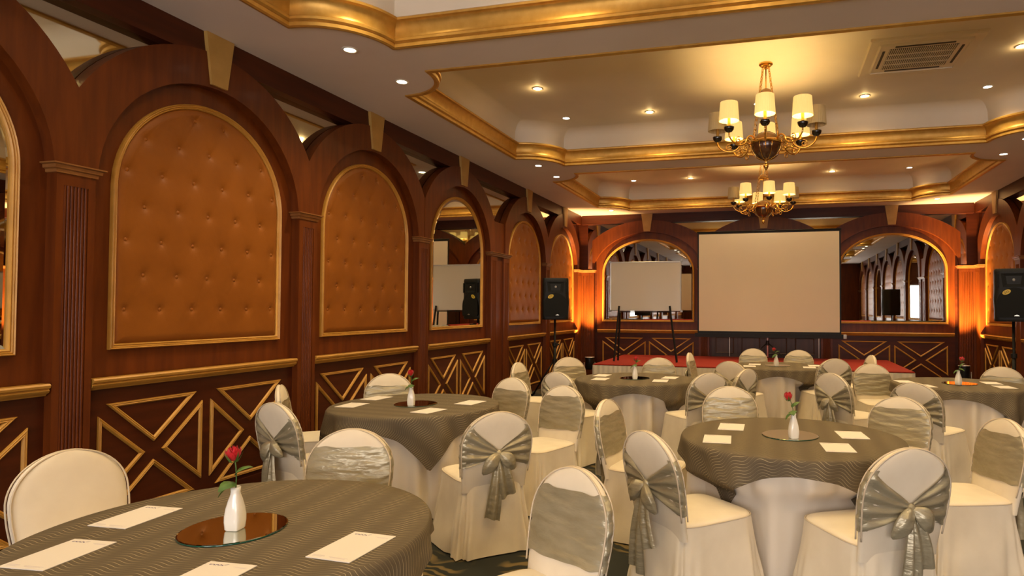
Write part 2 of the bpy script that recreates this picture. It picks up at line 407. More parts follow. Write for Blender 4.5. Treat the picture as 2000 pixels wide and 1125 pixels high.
def bay(root, u, half, a, kind, x=True, rail=True, wains=True):
    k = half/1.055
    a_pan = .776*a; a_in = .925*a; a_ex = 1.205*a
    inner = half-.117
    ar = obj('arch', cached(('arch', half, a), lambda: arch_me(half, a_in, a_ex)), root, (u, 0, 0))
    obj('keystone', cached('key', key_me), ar)
    obj('recess_board', cached(('board', half, a), lambda: board_me(inner+.02, a_in)), root, (u, 0, 0))
    if rail: obj('chair_rail', cached(('rail', half), lambda: prism_me('chair_rail', RAILP, -inner+.012, inner-.012, GOLDW)), root, (u, 0, 0))
    if wains:
        wa = obj('wainscot', cached(('wains', half), lambda: MB().box((-inner-.01, .060, 0), (inner+.01, .118, 1.02)).me('wainscot', WOODD)), root, (u, 0, 0))
        obj('baseboard', cached(('base', half), lambda: MB().box((-inner, .040, 0), (inner, .060, .10)).me('baseboard', WOODD)), wa)
        if x:
            hw = .405*(inner-.01)/.928
            for cxx in (-hw-.038, hw+.038):
                for i, t in enumerate(x_tris(hw)):
                    obj('triangle_molding', cached(('tri', round(hw, 3), i), lambda t=t: tri_me(t)), wa, (cxx, 0, 0))
def wall_panel(kind, label, loc, rz, a, group):
    ap = .776*a
    if kind == 'pad':
        t = thing('upholstered_panel', label, 'wall panel', loc, rz, group)
        obj('pad', cached(('pad', a), lambda: pad_me(ap)), t)
        for u, z in buttons(ap): obj('button', cached('button', button_me), t, (u, .080, z))
    else:
        t = thing('arched_mirror', label, 'mirror', loc, rz, group)
        obj('mirror_glass', cached(('glass', a), lambda: glass_me(ap)), t)
    obj('panel_frame', cached(('frame', a), lambda: frame_me(ap)), t)
    return t

def side_wall(name, label, rot, xloc, sgn, panels):
    L0, L1 = (YF, YB)
    u0, u1 = sorted((sgn*(L0-.3), sgn*(L1+.3)))
    root = obj(name, MB().box((u0, .125, 0), (u1, .35, ZT+.1)).me(name, WOODD), None, (xloc, 0, 0), rot)
    tag(root, label, 'wall', kind='structure')
    b0, b1 = sorted((sgn*L0, sgn*L1))
    obj('cornice_beam', MB().box((b0, .012, 3.545), (b1, .118, ZS)).me('cornice_beam', WOODD), root)
    centers = [-2.175, -.065, 2.045, 4.155, 6.265, 8.385, 10.94, 13.05]
    for c in centers: bay(root, sgn*c, 1.055, 1.0, None)
    pils = [-3.23, -1.12, .99, 3.10, 5.21, 7.32, 9.45, 9.94, 11.995]
    for c in pils:
        p = obj('pilaster', cached(('pil', PW), lambda: pilaster_me(PW)), root, (sgn*c, 0, 0))
        if c in (9.45, 9.94): continue
        obj('pilaster_cap', cached(('cap', PW), lambda: cap_me(PW)), p)
    # the double pier shares one cap
    obj('pilaster_cap', cached('capwide', lambda: cap_me(PW+.49)), root, (sgn*9.695, 0, 0))
    obj('pier_filler', MB().box((-.25, .03, 0), (.25, .118, 2.98)).me('pier_filler', WOOD), root, (sgn*9.695, 0, 0))
    # corner pilaster running into the end wall
    wd = .30; cc = YB-.15
    p = obj('pilaster', cached(('pil', wd), lambda: pilaster_me(wd)), root, (sgn*cc, 0, 0))
    obj('pilaster_cap', cached(('cap', wd), lambda: cap_me(wd)), p)
    # mirror strips behind the spandrels, one between each pair of arch crowns
    ms = [-3.3]+centers+[14.2]
    for a, b in zip(ms[:-1], ms[1:]):
        q0, q1 = sorted((sgn*a, sgn*b))
        obj('spandrel_mirror', MB().box((q0+.002, .116, 2.5), (q1-.002, .124, 3.56)).me('spandrel_mirror', MIRRORD), root)
    for c, kind, lab in panels:
        wall_panel(kind, lab, (xloc, c, 0), rot, 1.0, 'tan tufted arch panels' if kind == 'pad' else 'arched wall mirrors')
    return root

wall_left = side_wall('wall_left', 'long mahogany arcade wall with tufted arches and gold trims', PI/2, 0., 1, [
    (-2.175, 'pad', 'tan tufted arch panel on the left wall, farthest behind the camera'),
    (-.065, 'pad', 'tan tufted arch panel on the left wall, level with the camera'),
    (2.045, 'mirror', 'gold framed arched mirror cut off by the left picture edge'),
    (4.155, 'pad', 'largest and nearest tan tufted leather arch panel on the left wall'),
    (6.265, 'pad', 'second tan tufted arch panel, left of the mirror reflecting a loudspeaker'),
    (8.385, 'mirror', 'narrow looking arched mirror on the left wall reflecting a loudspeaker'),
    (10.94, 'pad', 'tan tufted arch panel between the left wall mirror and left loudspeaker'),
    (13.05, 'pad', 'farthest tan tufted arch panel of the left wall, behind the loudspeaker')])
wall_right = side_wall('wall_right', 'right mahogany arcade wall at the picture edge', -PI/2, XR, -1, [
    (-2.175, 'pad', 'tan tufted arch panel on the right wall, farthest behind the camera'),
    (-.065, 'pad', 'tan tufted arch panel on the right wall, level with the camera'),
    (2.045, 'mirror', 'arched mirror on the right wall, nearest the camera'),
    (4.155, 'pad', 'tan tufted arch panel on the right wall opposite the largest left panel'),
    (6.265, 'pad', 'tan tufted arch panel on the right wall before its far mirror'),
    (8.385, 'mirror', 'far arched mirror on the right wall, seen only in reflections'),
    (10.94, 'pad', 'tan tufted arch panel on the right wall hidden beside the right loudspeaker'),
    (13.05, 'pad', 'tan tufted arch panel on the right wall above the right loudspeaker')])

# ---- back wall: three wide arches
wall_back = obj('wall_back', MB().box((-.3, .125, 0), (XR+.3, .35, ZT+.1)).me('wall_back', WOODD), None, (0, YB, 0))
tag(wall_back, 'mahogany end wall with three wide arches behind the stage', 'wall', kind='structure')
obj('cornice_beam', MB().box((0, .012, 3.545), (XR, .118, ZS)).me('cornice_beam', WOODD), wall_back)
BC = (1.565, 4.174, 6.783)
for i, c in enumerate(BC): bay(wall_back, c, 1.3045, 1.39 if i != 1 else 1.33, None, x=(i != 1), rail=(i != 1), wains=True)
for c in (2.8695, 5.4785):
    p = obj('pilaster', cached(('pil', PW), lambda: pilaster_me(PW)), wall_back, (c, 0, 0)); obj('pilaster_cap', cached(('cap', PW), lambda: cap_me(PW)), p)
for c in (.15, XR-.15):
    p = obj('pilaster', cached(('pil', .30), lambda: pilaster_me(.30)), wall_back, (c, 0, 0)); obj('pilaster_cap', cached(('cap', .30), lambda: cap_me(.30)), p)
for a, b in zip((.12,)+BC, BC+(XR-.12,)):
    obj('spandrel_mirror', MB().box((a+.002, .116, 2.5), (b-.002, .124, 3.56)).me('spandrel_mirror', MIRRORD), wall_back)
wall_panel('mirror', 'wide arched gold framed mirror behind the whiteboard', (BC[0], YB, 0), 0, 1.39, 'wide arched mirrors on the end wall')
wall_panel('mirror', 'wide arched gold framed mirror right of the projection screen', (BC[2], YB, 0), 0, 1.39, 'wide arched mirrors on the end wall')
door = tag(obj('door_1', None, None, (BC[1], YB, 0)), 'dark brown panelled doors below and behind the projection screen', 'door', kind='structure')
for i in range(4):
    x0 = -1.14+.57*i
    lf = obj('door_leaf', cached('door_leaf', lambda: MB().box((.004, .045, .02), (.566, .084, 2.30)).me('door_leaf', DOORW)), door, (x0, 0, 0))
    for z0, z1 in ((.12, .50), (.58, .96), (1.04, 2.2)):
        v, f = sweep([(.08, z0), (.49, z0), (.49, z1), (.08, z1)], [(0,-.045), (.006,-.033), (.018,-.036), (.028,-.045)], WALLTO)
        obj('door_panel', cached(('dp', z0), lambda: mesh('door_panel', v, f, DOORW)), lf)
for xx in (3.43, 5.32):
    obj('gap_light_strip', MB().box((xx-BC[1]-.007, .028, .52), (xx-BC[1]+.007, .045, 1.0)).me('gap_light_strip', STRIP), door)  # pale strips painted in for light showing through the door gaps

# ---- front wall behind the camera with daylight windows
wall_front = tag(obj('wall_front', MB().me('wall_front', WOODD) if False else None), 'wall with daylight windows behind the camera', 'wall', kind='structure')
WN = [(1.1, 2.7), (3.4, 5.0), (5.7, 7.3)]; wz0, wz1 = .95, 2.75
fb = MB(); xs = [-.3]
for a, b in WN: xs += [a, b]
xs.append(XR+.3)
for a, b in zip(xs[0::2], xs[1::2]): fb.box((a, YF-.25, 0), (b, YF, ZT+.1))
for a, b in WN: fb.box((a, YF-.25, 0), (b, YF, wz0)); fb.box((a, YF-.25, wz1), (b, YF, ZT+.1))
obj('wall_surface', fb.me('wall_surface', WOOD), wall_front)
for i, (a, b) in enumerate(WN):
    wn = tag(obj('window_%d' % (i+1), None, None, (a, YF, 0)), ('left', 'middle', 'right')[i]+' bright daylight window in the wall behind the camera', 'window', kind='structure')
    W_ = b-a; fr = MB()
    for q0, q1 in (((0, -.16, wz0), (W_, -.08, wz0+.06)), ((0, -.16, wz1-.06), (W_, -.08, wz1)), ((0, -.16, wz0), (.06, -.08, wz1)), ((W_-.06, -.16, wz0), (W_, -.08, wz1)), ((W_/2-.03, -.16, wz0), (W_/2+.03, -.08, wz1))):
        fr.box(q0, q1)
    obj('window_frame', fr.me('window_frame', WFRAME), wn)
    for p0, p1 in ((.06, W_/2-.03), (W_/2+.03, W_-.06)):
        obj('window_pane', MB().box((p0, -.14, wz0+.06), (p1, -.13, wz1-.06)).me('window_pane', DAY), wn)

# ================================================================== LIGHT FITTINGS
def lamp(name, kind, power, color, loc, parent=None, radius=.04, spot=None, blend=.6, rot=None):
    l = bpy.data.lights.new(name, kind); l.energy = power; l.color = color
    l.shadow_soft_size = radius
    if spot: l.spot_size = math.radians(spot); l.spot_blend = blend
    o = obj(name, None, parent, loc) if False else bpy.data.objects.new(name, l)
    if o.name not in COL.objects: COL.objects.link(o)
    o.parent = parent; o.location = loc
    if rot: o.rotation_euler = rot
    return o
ring_me = None
def downlight(x, y, z, warm, label):
    t = thing('downlight', label, 'light', (x, y, z), 0, 'recessed ceiling downlights')
    def ring():
        v, f = lathe([(.047, .004), (.047, -.006), (.058, -.009), (.066, -.004), (.066, .004)], 24); return mesh('trim_ring', v, f, TRIMW, smooth=True)
    def lens(m):
        v, f = lathe([(.0005, -.0045), (.025, -.0045), (.047, -.003)], 24); return mesh('lens', v, f, m)
    obj('trim_ring', cached('dlring', ring), t)
    obj('lens', cached(('lens', warm), lambda: lens(LENSY if warm else LENSW)), t)
    (lamp('lamp', 'SPOT', P_WARM, WARM, (0, 0, -.03), t, .04, 150, .8), lamp('glow', 'POINT', 1.1, WARM, (0, 0, -.035), t, .015)) if warm else  lamp('lamp', 'SPOT', P_WHITE, NEUT, (0, 0, -.03), t, .04, 125, .9)
def tray_lights(y0, y1, where):
    yc = (y0+y1)/2
    rows = [(yc+1.36, 'far'), (yc-1.36, 'near')]
    xs_ = [(1.51, 0), (2.72, 1), (4.174, 0), (5.5, 1), (6.9, 0)]
    od = ('first', 'second', 'middle', 'fourth', 'fifth')
    for yy, rn in rows:
        for k, (x, wm) in enumerate(xs_):
            downlight(x, yy, ZT, wm, '%s downlight from the left in the %s row of the %s ceiling tray' % (od[k], rn, where))
    for x, s in ((1.55, 'left'), (6.85, 'right')):
        downlight(x, yc+.12, ZT, 1, 'warm downlight %s of the chandelier in the %s ceiling tray' % (s, where))
    for x, s in ((.88, 'left'), (XR-.84, 'right')):
        for yy, rn in ((y0+.18, 'near'), (y1-.04, 'far')):
            downlight(x, yy, ZS, 0, 'soffit downlight at the %s %s scalloped corner of the %s ceiling tray' % (rn, s, where))
for (y0, y1), nm in zip(TRAYS[1:], ('nearest', 'middle', 'farthest')): tray_lights(y0, y1, nm)

# ---- chandeliers
def chandelier(loc, rz, label):
    t = thing('chandelier', label, 'chandelier', loc, rz, 'brass shaded chandeliers')
    z0 = ZT
    def c(key, fn): return cached(('ch', key), fn)
    L = lambda prof, m, nm, n=24, **k: mesh(nm, *lathe(prof, n, **k), m, auto=40)
    obj('canopy', c('can', lambda: L([(.001, 0), (.075, -.001), (.075, -.014), (.055, -.02), (.06, -.03), (.04, -.042), (.03, -.055), (.012, -.06), (.0005, -.06)], BRASS, 'canopy')), t)
    obj('stem', c('stem', lambda: mesh('stem', *tube([(0,0,-.05), (0,0,-.76)], .008, 8), BRASS, smooth=True)), t)
    dm = obj('upper_dome', c('ud', lambda: L([(.0005, -.275), (.02, -.278), (.055, -.298), (.082, -.335), (.088, -.36)], LAMPD, 'upper_dome')), t)
    obj('dome_band', c('udb', lambda: L([(.088, -.352), (.093, -.354), (.093, -.368), (.086, -.375), (.05, -.385), (.001, -.392)], BRASS, 'dome_band')), dm)
    def chain(k):
        b = MB(); a = PI/4+k*PI/2; p0 = np.array([.045*math.cos(a), .045*math.sin(a), -.05]); p1 = np.array([.19*math.cos(a), .19*math.sin(a), -.865])
        n = 15; d = (p1-p0); ln = np.linalg.norm(d)/n; d /= np.linalg.norm(d)
        s1 = np.cross(d, [0,0,1.]); s1 /= np.linalg.norm(s1); s2 = np.cross(d, s1)
        for i in range(n):
            cc = p0+d*ln*(i+.5); s = s1 if i % 2 else s2
            pts = [cc+d*(ln*.62)*math.cos(q)+s*.011*math.sin(q) for q in [2*PI*j/10 for j in range(10)]]
            b.add(*tube(pts, .0032, 5, closed=True))
        return b.me('chain', BRASS, smooth=True)
    for k in range(4): obj('chain', c(('chain', k), lambda: chain(k)), t)
    obj('bowl_dome', c('bd', lambda: L([(.0005, -.745), (.02, -.757), (.055, -.765), (.10, -.79), (.135, -.83), (.148, -.87)], LAMPD, 'bowl_dome')), t)
    rm = obj('bowl_rim', c('rim', lambda: L([(.148, -.862), (.185, -.868), (.200, -.880), (.200, -.892), (.185, -.902), (.165, -.905), (.150, -.90)], BRASS, 'bowl_rim', 32)), t)
    bl = obj('bowl', c('bowl', lambda: L([(.168*math.cos(q), -.90-.172*math.sin(q)) for q in [PI/2*i/10 for i in range(10)]]+[(.0005, -1.072)], LAMPW, 'bowl', 28)), t)
    for k in range(8):
        a = 2*PI*k/8+PI/8
        pts = [(.174*math.cos(q)*math.cos(a), .174*math.cos(q)*math.sin(a), -.90-.176*math.sin(q)) for q in [PI/2*i/9 for i in range(10)]]
        obj('strap', c(('strap', k), lambda: mesh('strap', *tube(pts, .0045, 6), BRASS, smooth=True)), bl)
    obj('finial', c('fin', lambda: L([(.0005, -1.068), (.022, -1.072), (.026, -1.084), (.012, -1.094), (.010, -1.104), (.024, -1.122), (.028, -1.142), (.020, -1.165), (.008, -1.182), (.0005, -1.19)], BRASS, 'finial')), t)
    def arm():
        b = MB(); pts = []
        ctrl = [(.16, -.86), (.22, -.835), (.27, -.86), (.30, -.92), (.36, -.955), (.43, -.955), (.49, -.925), (.525, -.88), (.53, -.84)]
        for i in range(len(ctrl)-1):
            p0, p1, p2, p3 = [np.array(ctrl[max(0, min(len(ctrl)-1, j))]) for j in (i-1, i, i+1, i+2)]
            for q in (0, .25, .5, .75):
                pts.append(.5*((2*p1)+(-p0+p2)*q+(2*p0-5*p1+4*p2-p3)*q*q+(-p0+3*p1-3*p2+p3)*q**3))
        pts.append(np.array(ctrl[-1])); b.add(*tube([(p[0], 0, p[1]) for p in pts], .0085, 8))
        for cx_, cz, r0, sg in ((.262, -.905, .042, 1), (.40, -.91, .040, -1), (.30, -.985, .035, -1)):      # scrolls
            sp = [(cx_+sg*r0*(1-.72*q)*math.cos(1.2+q*7.5), 0, cz+r0*(1-.72*q)*math.sin(1.2+q*7.5)) for q in [i/22 for i in range(23)]]
            b.add(*tube(sp, .006, 6))
        return b.me('arm', BRASS, smooth=True)
    unlit = (2, 6)
    for k in range(8):
        a = 2*PI*k/8
        ar = obj('arm', c('arm', arm), t, (0, 0, 0), a)
        obj('cup', c('cup', lambda: L([(.008, -.842), (.03, -.836), (.048, -.815), (.055, -.79), (.054, -.784), (.02, -.786), (.0005, -.786)], BLKG, 'cup')), ar, (.53, 0, 0))
        obj('candle_sleeve', c('sl', lambda: L([(.016, -.787), (.016, -.69), (.0005, -.69)], GOLD, 'candle_sleeve', 12)), ar, (.53, 0, 0))
        def shade(m):
            md = lambda q: 1+.018*math.cos(q*30)
            v, f = lathe([(.104, -.720), (.105, -.716), (.0985, -.62), (.092, -.525), (.091, -.521)], 120, mod=md); return mesh('lamp_shade', v, f, m, smooth=True, fix=False)
        obj('lamp_shade', c(('shade', k in unlit), lambda: shade(SHADEX if k in unlit else SHADE)), ar, (.53, 0, 0))
        if k not in unlit: lamp('bulb', 'POINT', P_SHADE, (1., .68, .27), (.53, 0, -.60), ar, .03)
    return t
chandelier((4.28, 2.70, ZT), .55, 'unseen brass chandelier added for light near the camera, above the picture')  # added out of view for the light it gives the near end
chandelier((4.29, 7.16, ZT), -PI/2-.01, 'large brass chandelier with pleated shades in the middle ceiling tray')
chandelier((4.20, 11.70, ZT), -PI/2+.2, 'smaller looking brass chandelier hanging before the projection screen')

# ---- uplights in the far corners
def uplight(loc, rz, label, aim):
    t = thing('uplight', label, 'floor light', loc, rz, 'black corner uplights')
    obj('can', cached('upcan', lambda: mesh('can', *lathe([(.0005, .20), (.07, .20), (.09, .215), (.098, .24), (.098, .44), (.106, .445), (.106, .47), (.094, .47), (.09, .30), (.0005, .29)], 20), PARCAN, auto=40)), t)
    obj('chrome_rim', cached('uprim', lambda: mesh('chrome_rim', *tube([(.106*math.cos(q), .106*math.sin(q), .474) for q in [2*PI*i/24 for i in range(24)]], .006, 6, closed=True), CHROME, smooth=True)), t)
    obj('yoke', cached('upyoke', lambda: MB().add(*tube([(-.12,0,.36), (-.12,0,.06), (.12,0,.06), (.12,0,.36)], .009, 6)).me('yoke', CHROME, smooth=True)), t)
    obj('base', cached('upbase', lambda: MB().box((-.13, -.09, 0), (.13, .09, .055)).me('base', PARCAN)), t)
    p = Vector((loc[0], loc[1], .48)); d = (Vector(aim)-p)
    l = lamp('beam', 'SPOT', P_UP, (1., .58, .21), p, None, .05, 56, .8)
    l.rotation_euler = d.to_track_quat('-Z', 'Y').to_euler(); l.parent = t
    l.matrix_parent_inverse = t.matrix_basis.inverted()
uplight((.37, 13.72, 0), .3, 'black corner uplight between the stage and left loudspeaker stand', (.14, 14.22, 2.3))
uplight((XR-.37, 13.72, 0), -.3, 'black corner uplight in the right far corner behind the right table', (XR-.14, 14.22, 2.3))

# ---- ceiling air conditioner
t = thing('air_conditioner', 'cream ceiling cassette air conditioner with dark grille', 'air conditioner', (5.86, 7.26, ZT))
v, f = sweep([(-.54, -.5), (.54, -.5), (.54, .5), (-.54, .5)], [(0, .002), (0, -.022), (.012, -.034), (.10, -.026), (.115, -.046), (.12, -.03)], lambda a, b, h: (a, b, h))
obj('cover_frame', mesh('cover_frame', v, f, ACP), t)
b = MB(); b.box((-.42, -.38, -.036), (.42, .38, -.01)); pl = obj('cover_plate', b.me('cover_plate', ACP), t)
for s in (-1, 1):
    obj('air_slot', MB().box((-.28, s*.335-.012, -.042), (.28, s*.335+.012, -.0355)).me('air_slot', ACD), t)
    obj('air_slot', MB().box((s*.375-.012, -.24, -.042), (s*.375+.012, .24, -.0355)).me('air_slot', ACD), t)
obj('grille_recess', MB().box((-.325, -.285, -.038), (.325, .285, -.034)).me('grille_recess', ACD), t)
b = MB()
for i in range(34): x = -.32+.64*i/33; b.box((x-.0035, -.285, -.046), (x+.0035, .285, -.038))
for yv in (-.14, 0, .14): b.box((-.325, yv-.004, -.048), (.325, yv+.004, -.038))
tag(obj('grille', b.me('grille', ACP), t), kind='stuff')

# ================================================================== STAGE AND ITS THINGS
SX0, SX1, SY0, SY1, SZ = 1.06, 6.66, 11.56, 14.16, .52
st = thing('stage', 'low stage with red carpet top and pleated white skirt', 'stage', (0, 0, 0))
obj('platform', MB().box((SX0+.03, SY0+.03, 0), (SX1-.03, SY1, SZ-.02)).me('platform', WOODD), st)
box('carpet_top', (SX0, SY0, SZ-.02), (SX1, SY1, SZ), REDC, st, .006)
def skirt():
    path = []
    def run(p, q, n):
        for i in range(n): path.append((p[0]+(q[0]-p[0])*i/n, p[1]+(q[1]-p[1])*i/n))
    run((SX0, SY1), (SX0, SY0), 160); run((SX0, SY0), (SX1, SY0), 360); run((SX1, SY0), (SX1, SY1), 161)
    v, f = [], []; n = len(path)
    for i, (x, y) in enumerate(path):
        nx, ny = (-1, 0) if i < 160 else ((0, -1) if i < 520 else (1, 0))
        a = .014*math.sin(i*1.05+.7*math.sin(i*.13))+.006*math.sin(i*.37)
        for z, k in ((SZ-.022, .25), (SZ-.12, .7), (SZ-.3, 1.), (.006, 1.25)): v.append((x+nx*(.012+a*k), y+ny*(.012+a*k), z))
    for i in range(n-1):
        for j in range(3): f.append((i*4+j, (i+1)*4+j, (i+1)*4+j+1, i*4+j+1))
    return mesh('stage_skirt', v, f, LINEN, smooth=True)
obj('stage_skirt', skirt(), st)

# whiteboard on its easel
WY = 12.20
wb = thing('whiteboard', 'white dry-erase board leaning on a black easel', 'whiteboard', (1.94, WY, SZ))
wz0_, wz1_ = 1.522-SZ, 2.492-SZ; hw = .712
box('writing_surface', (-hw+.012, -.008, wz0_+.012), (hw-.012, .012, wz1_-.012), BOARD, wb)
v, f = sweep([(-hw, wz0_), (hw, wz0_), (hw, wz1_), (-hw, wz1_)], [(0, -.012), (0, .012), (.006, .016), (.022, .014), (.022, -.012)], WALLTO)
obj('board_frame', mesh('board_frame', v, f, ALU), wb)
for sx in (-1, 1):
    for zz in (wz0_, wz1_): box('corner_cap', (sx*hw-.022, -.018, zz-.022), (sx*hw+.022, .013, zz+.022), STEEL, wb, .004)
es = thing('easel', 'black metal easel legs standing on the red stage', 'easel', (1.94, WY, SZ))
for nm, p0, p1 in (('leg', (-.61, -.08, .014), (-.515, -.046, 1.10)), ('leg', (.63, -.06, .014), (.49, -.046, 1.10)), ('rear_leg', (-.585, .16, .014), (-.515, .034, .97)), ('rear_leg', (.60, .16, .014), (.49, .034, .97))):
    obj(nm, mesh(nm, *tube([p0, p1], .020, 8), BLACK, auto=40), es)
obj('crossbar', mesh('crossbar', *tube([(-.515, .0, .985), (.49, .0, .985)], .011, 8), BLACK, auto=40), es)
for sx in (-.515, .49): obj('support_peg', mesh('support_peg', *tube([(sx, .03, .985), (sx, -.05, .985)], .010, 8), BLACK), es)
obj('spine', mesh('spine', *tube([(-.01, .03, .98), (-.01, .03, 1.9)], .012, 8), BLACK), es)

# projection screen
PY = 13.40
ps = thing('projection_screen', 'large blank tripod projection screen standing on the stage', 'projection screen', (4.255, PY, SZ))
x0, x1, z0_, z1_ = -1.40, 1.40, 1.105-SZ, 3.135-SZ
box('screen_fabric', (x0, -.004, z0_), (x1, .0, z1_), SCREEN, ps)
b = MB(); b.box((x0-.03, -.0035, z0_-.05), (x0, .002, z1_)); b.box((x1, -.0035, z0_-.05), (x1+.03, .002, z1_)); b.box((x0-.03, -.0035, z1_), (x1+.03, .002, z1_+.035)); b.box((x0, -.0035, z0_-.05), (x1, .002, z0_))
obj('black_border', b.me('black_border', BLACK), ps)
obj('roller_case', MB().box((x0-.08, -.05, z0_-.125), (x1+.10, .05, z0_-.045)).me('roller_case', BLACK), ps)
box('end_cap', (x1+.06, -.055, z0_-.13), (x1+.13, .055, z0_-.04), STEEL, ps, .01)
obj('top_bar', mesh('top_bar', *tube([(x0-.04, .0, z1_+.045), (x1+.04, 0, z1_+.045)], .014, 8), BLACK, smooth=True), ps)
obj('pole', mesh('pole', *tube([(0, .06, .06), (0, .06, z1_+.05)], .016, 10), STRIP, smooth=True), ps)
for a in (215, 325, 90):
    q = math.radians(a); obj('tripod_leg', mesh('tripod_leg', *tube([(0, .06, .36), (.48*math.cos(q), .06+.48*math.sin(q), .012)], .011, 8), BLACK, smooth=True), ps)
obj('leg_collar', mesh('leg_collar', *lathe([(.018, .30), (.034, .30), (.034, .40), (.018, .40)], 14), BLACK), ps, (0, .06, 0))

# loudspeakers on stands
def speaker(loc, rz, label, text):
    t = thing('loudspeaker', label, 'speaker', loc, rz, 'black loudspeakers')
    w0, dz, h = .46, .36, .72
    def cab():
        def fn(i, j):
            z = h*i; a = 2*PI*j
            e = 2/6
            x = (w0/2)*math.copysign(abs(math.cos(a))**e, math.cos(a)); y = (dz/2)*math.copysign(abs(math.sin(a))**e, math.sin(a))
            k = .72 if y > 0 else 1.                      # tapers to the rear
            x *= 1-(1-k)*max(0, y)/(dz/2)
            ed = min(1, min(i, 1-i)/.03); x *= .96+.04*ed; y *= .96+.04*ed
            x *= 1+.035*math.exp(-((i-.42)/.12)**2)
            return (x, y, z)
        v, f = grid(36, 56, fn, cv=True); n = 56; f.append(tuple(range(n))); f.append(tuple(35*n+k for k in range(n)))
        return mesh('cabinet', v, f, BLACK, auto=40)
    obj('cabinet', cached('spk', cab), t)
    FT = lambda u, z, w_: (u, -dz/2-w_, z)
    def gr():
        ol = [(-.19, .055), (.19, .055), (.205, .09)]+[(.205*math.cos(q), .24+.22*math.sin(q)) for q in [PI*i/24 for i in range(25)]]+[(-.205, .09)]
        return mesh('grille', *extrude(ol, -.01, .012, FT), GRILLE)
    obj('grille', cached('spkg', gr), t)
    def horn():
        b = MB(); o = [(-.15, .655), (.15, .655), (.125, .47), (-.125, .47)]; i_ = [(-.06, .60), (.06, .60), (.05, .53), (-.05, .53)]
        v = [FT(u, z, .006) for u, z in o]+[FT(u, z, -.004) for u, z in i_]
        b.add(v, [(k, (k+1) % 4, 4+(k+1) % 4, 4+k) for k in range(4)]+[(4, 5, 6, 7)]); return b.me('horn', GRILLE)
    obj('horn', cached('spkh', horn), t)
    obj('tweeter', cached('spkt', lambda: mesh('tweeter', *[(lambda v, f: [[(x, -dz/2-.001-z, .565+y) for x, y, z in v], f])(*lathe([(.02, 0), (.014, .008), (.0005, .011)], 12))][0], STEEL)), t)
    for s in (-1, 1): obj('port_slot', MB().box((s*.185-.012, -dz/2-.006, .47), (s*.185+.012, -dz/2+.01, .645)).me('port_slot', GRILLE), t)
    el = [(.052*math.cos(q), .031*math.sin(q)) for q in [2*PI*i/24 for i in range(24)]]
    sk = obj('sticker', cached('spks', lambda: mesh('sticker', *extrude(el, 0, .0015, WALLTO), STICK)), t, (-.085, -dz/2-.0125, .40), rot=(0, -.45, 0))
    obj('sticker_number', cached('spkn', lambda: text_mesh(text, .042, BLACK, 'sticker_number')), sk, (0, -.0022, 0), rot=(PI/2, 0, 0))
    obj('badge', cached('spkb', lambda: mesh('badge', *extrude([(-.032, 0), (.032, 0), (.02, .012), (.006, .014), (0, .022), (-.006, .014), (-.02, .012)], 0, .002, WALLTO), BADGE)), t, (.03, -dz/2-.0125, .075))
    return t
def stand(loc, rz, h, label):
    t = thing('speaker_stand', label, 'stand', loc, rz, 'tripod speaker stands')
    obj('pole', mesh('pole', *tube([(0,0,.30), (0,0,h)], .019, 10), BLACK, smooth=True), t)
    obj('outer_tube', mesh('outer_tube', *tube([(0,0,.26), (0,0,.95)], .026, 10), BLACK, smooth=True), t)
    co = obj('collar', mesh('collar', *lathe([(.026, .90), (.04, .905), (.04, .965), (.02, .97)], 14), BLACK), t)
    obj('knob', mesh('knob', *tube([(.03,0,.935), (.075,0,.935)], .014, 8), BLACK), co)
    obj('hub', mesh('hub', *lathe([(.02, .60), (.045, .60), (.045, .68), (.02, .68)], 14), BLACK), t)
    for k in range(3):
        a = 2*PI*k/3+.5; c_, s_ = math.cos(a), math.sin(a)
        lg = obj('leg', mesh('leg', *tube([(.03*c_, .03*s_, .64), (.50*c_, .50*s_, .015)], .014, 8), BLACK, smooth=True), t)
        obj('rubber_foot', mesh('rubber_foot', *tube([(.46*c_, .46*s_, .05), (.52*c_, .52*s_, .013)], .018, 8), GRILLE), lg)
        obj('brace', mesh('brace', *tube([(.02*c_, .02*s_, .27), (.28*c_, .28*s_, .30)], .008, 6), BLACK), t)
    return t
def aim(x, y): return math.atan2(CAM[1]-y, CAM[0]-x)+PI/2
SL = (.66, 10.53); SR = (7.56, 9.80)
speaker((*SL, 1.372), aim(*SL)+.06, 'black loudspeaker with yellow sticker before the left wall panels', '235')
stand((*SL, 0), .2, 1.372, 'black tripod stand under the left loudspeaker')
speaker((*SR, 1.405), aim(*SR)+.05, 'black loudspeaker with yellow sticker cut by the right picture edge', '235')
stand((*SR, 0), .9, 1.405, 'black tripod stand under the right loudspeaker')

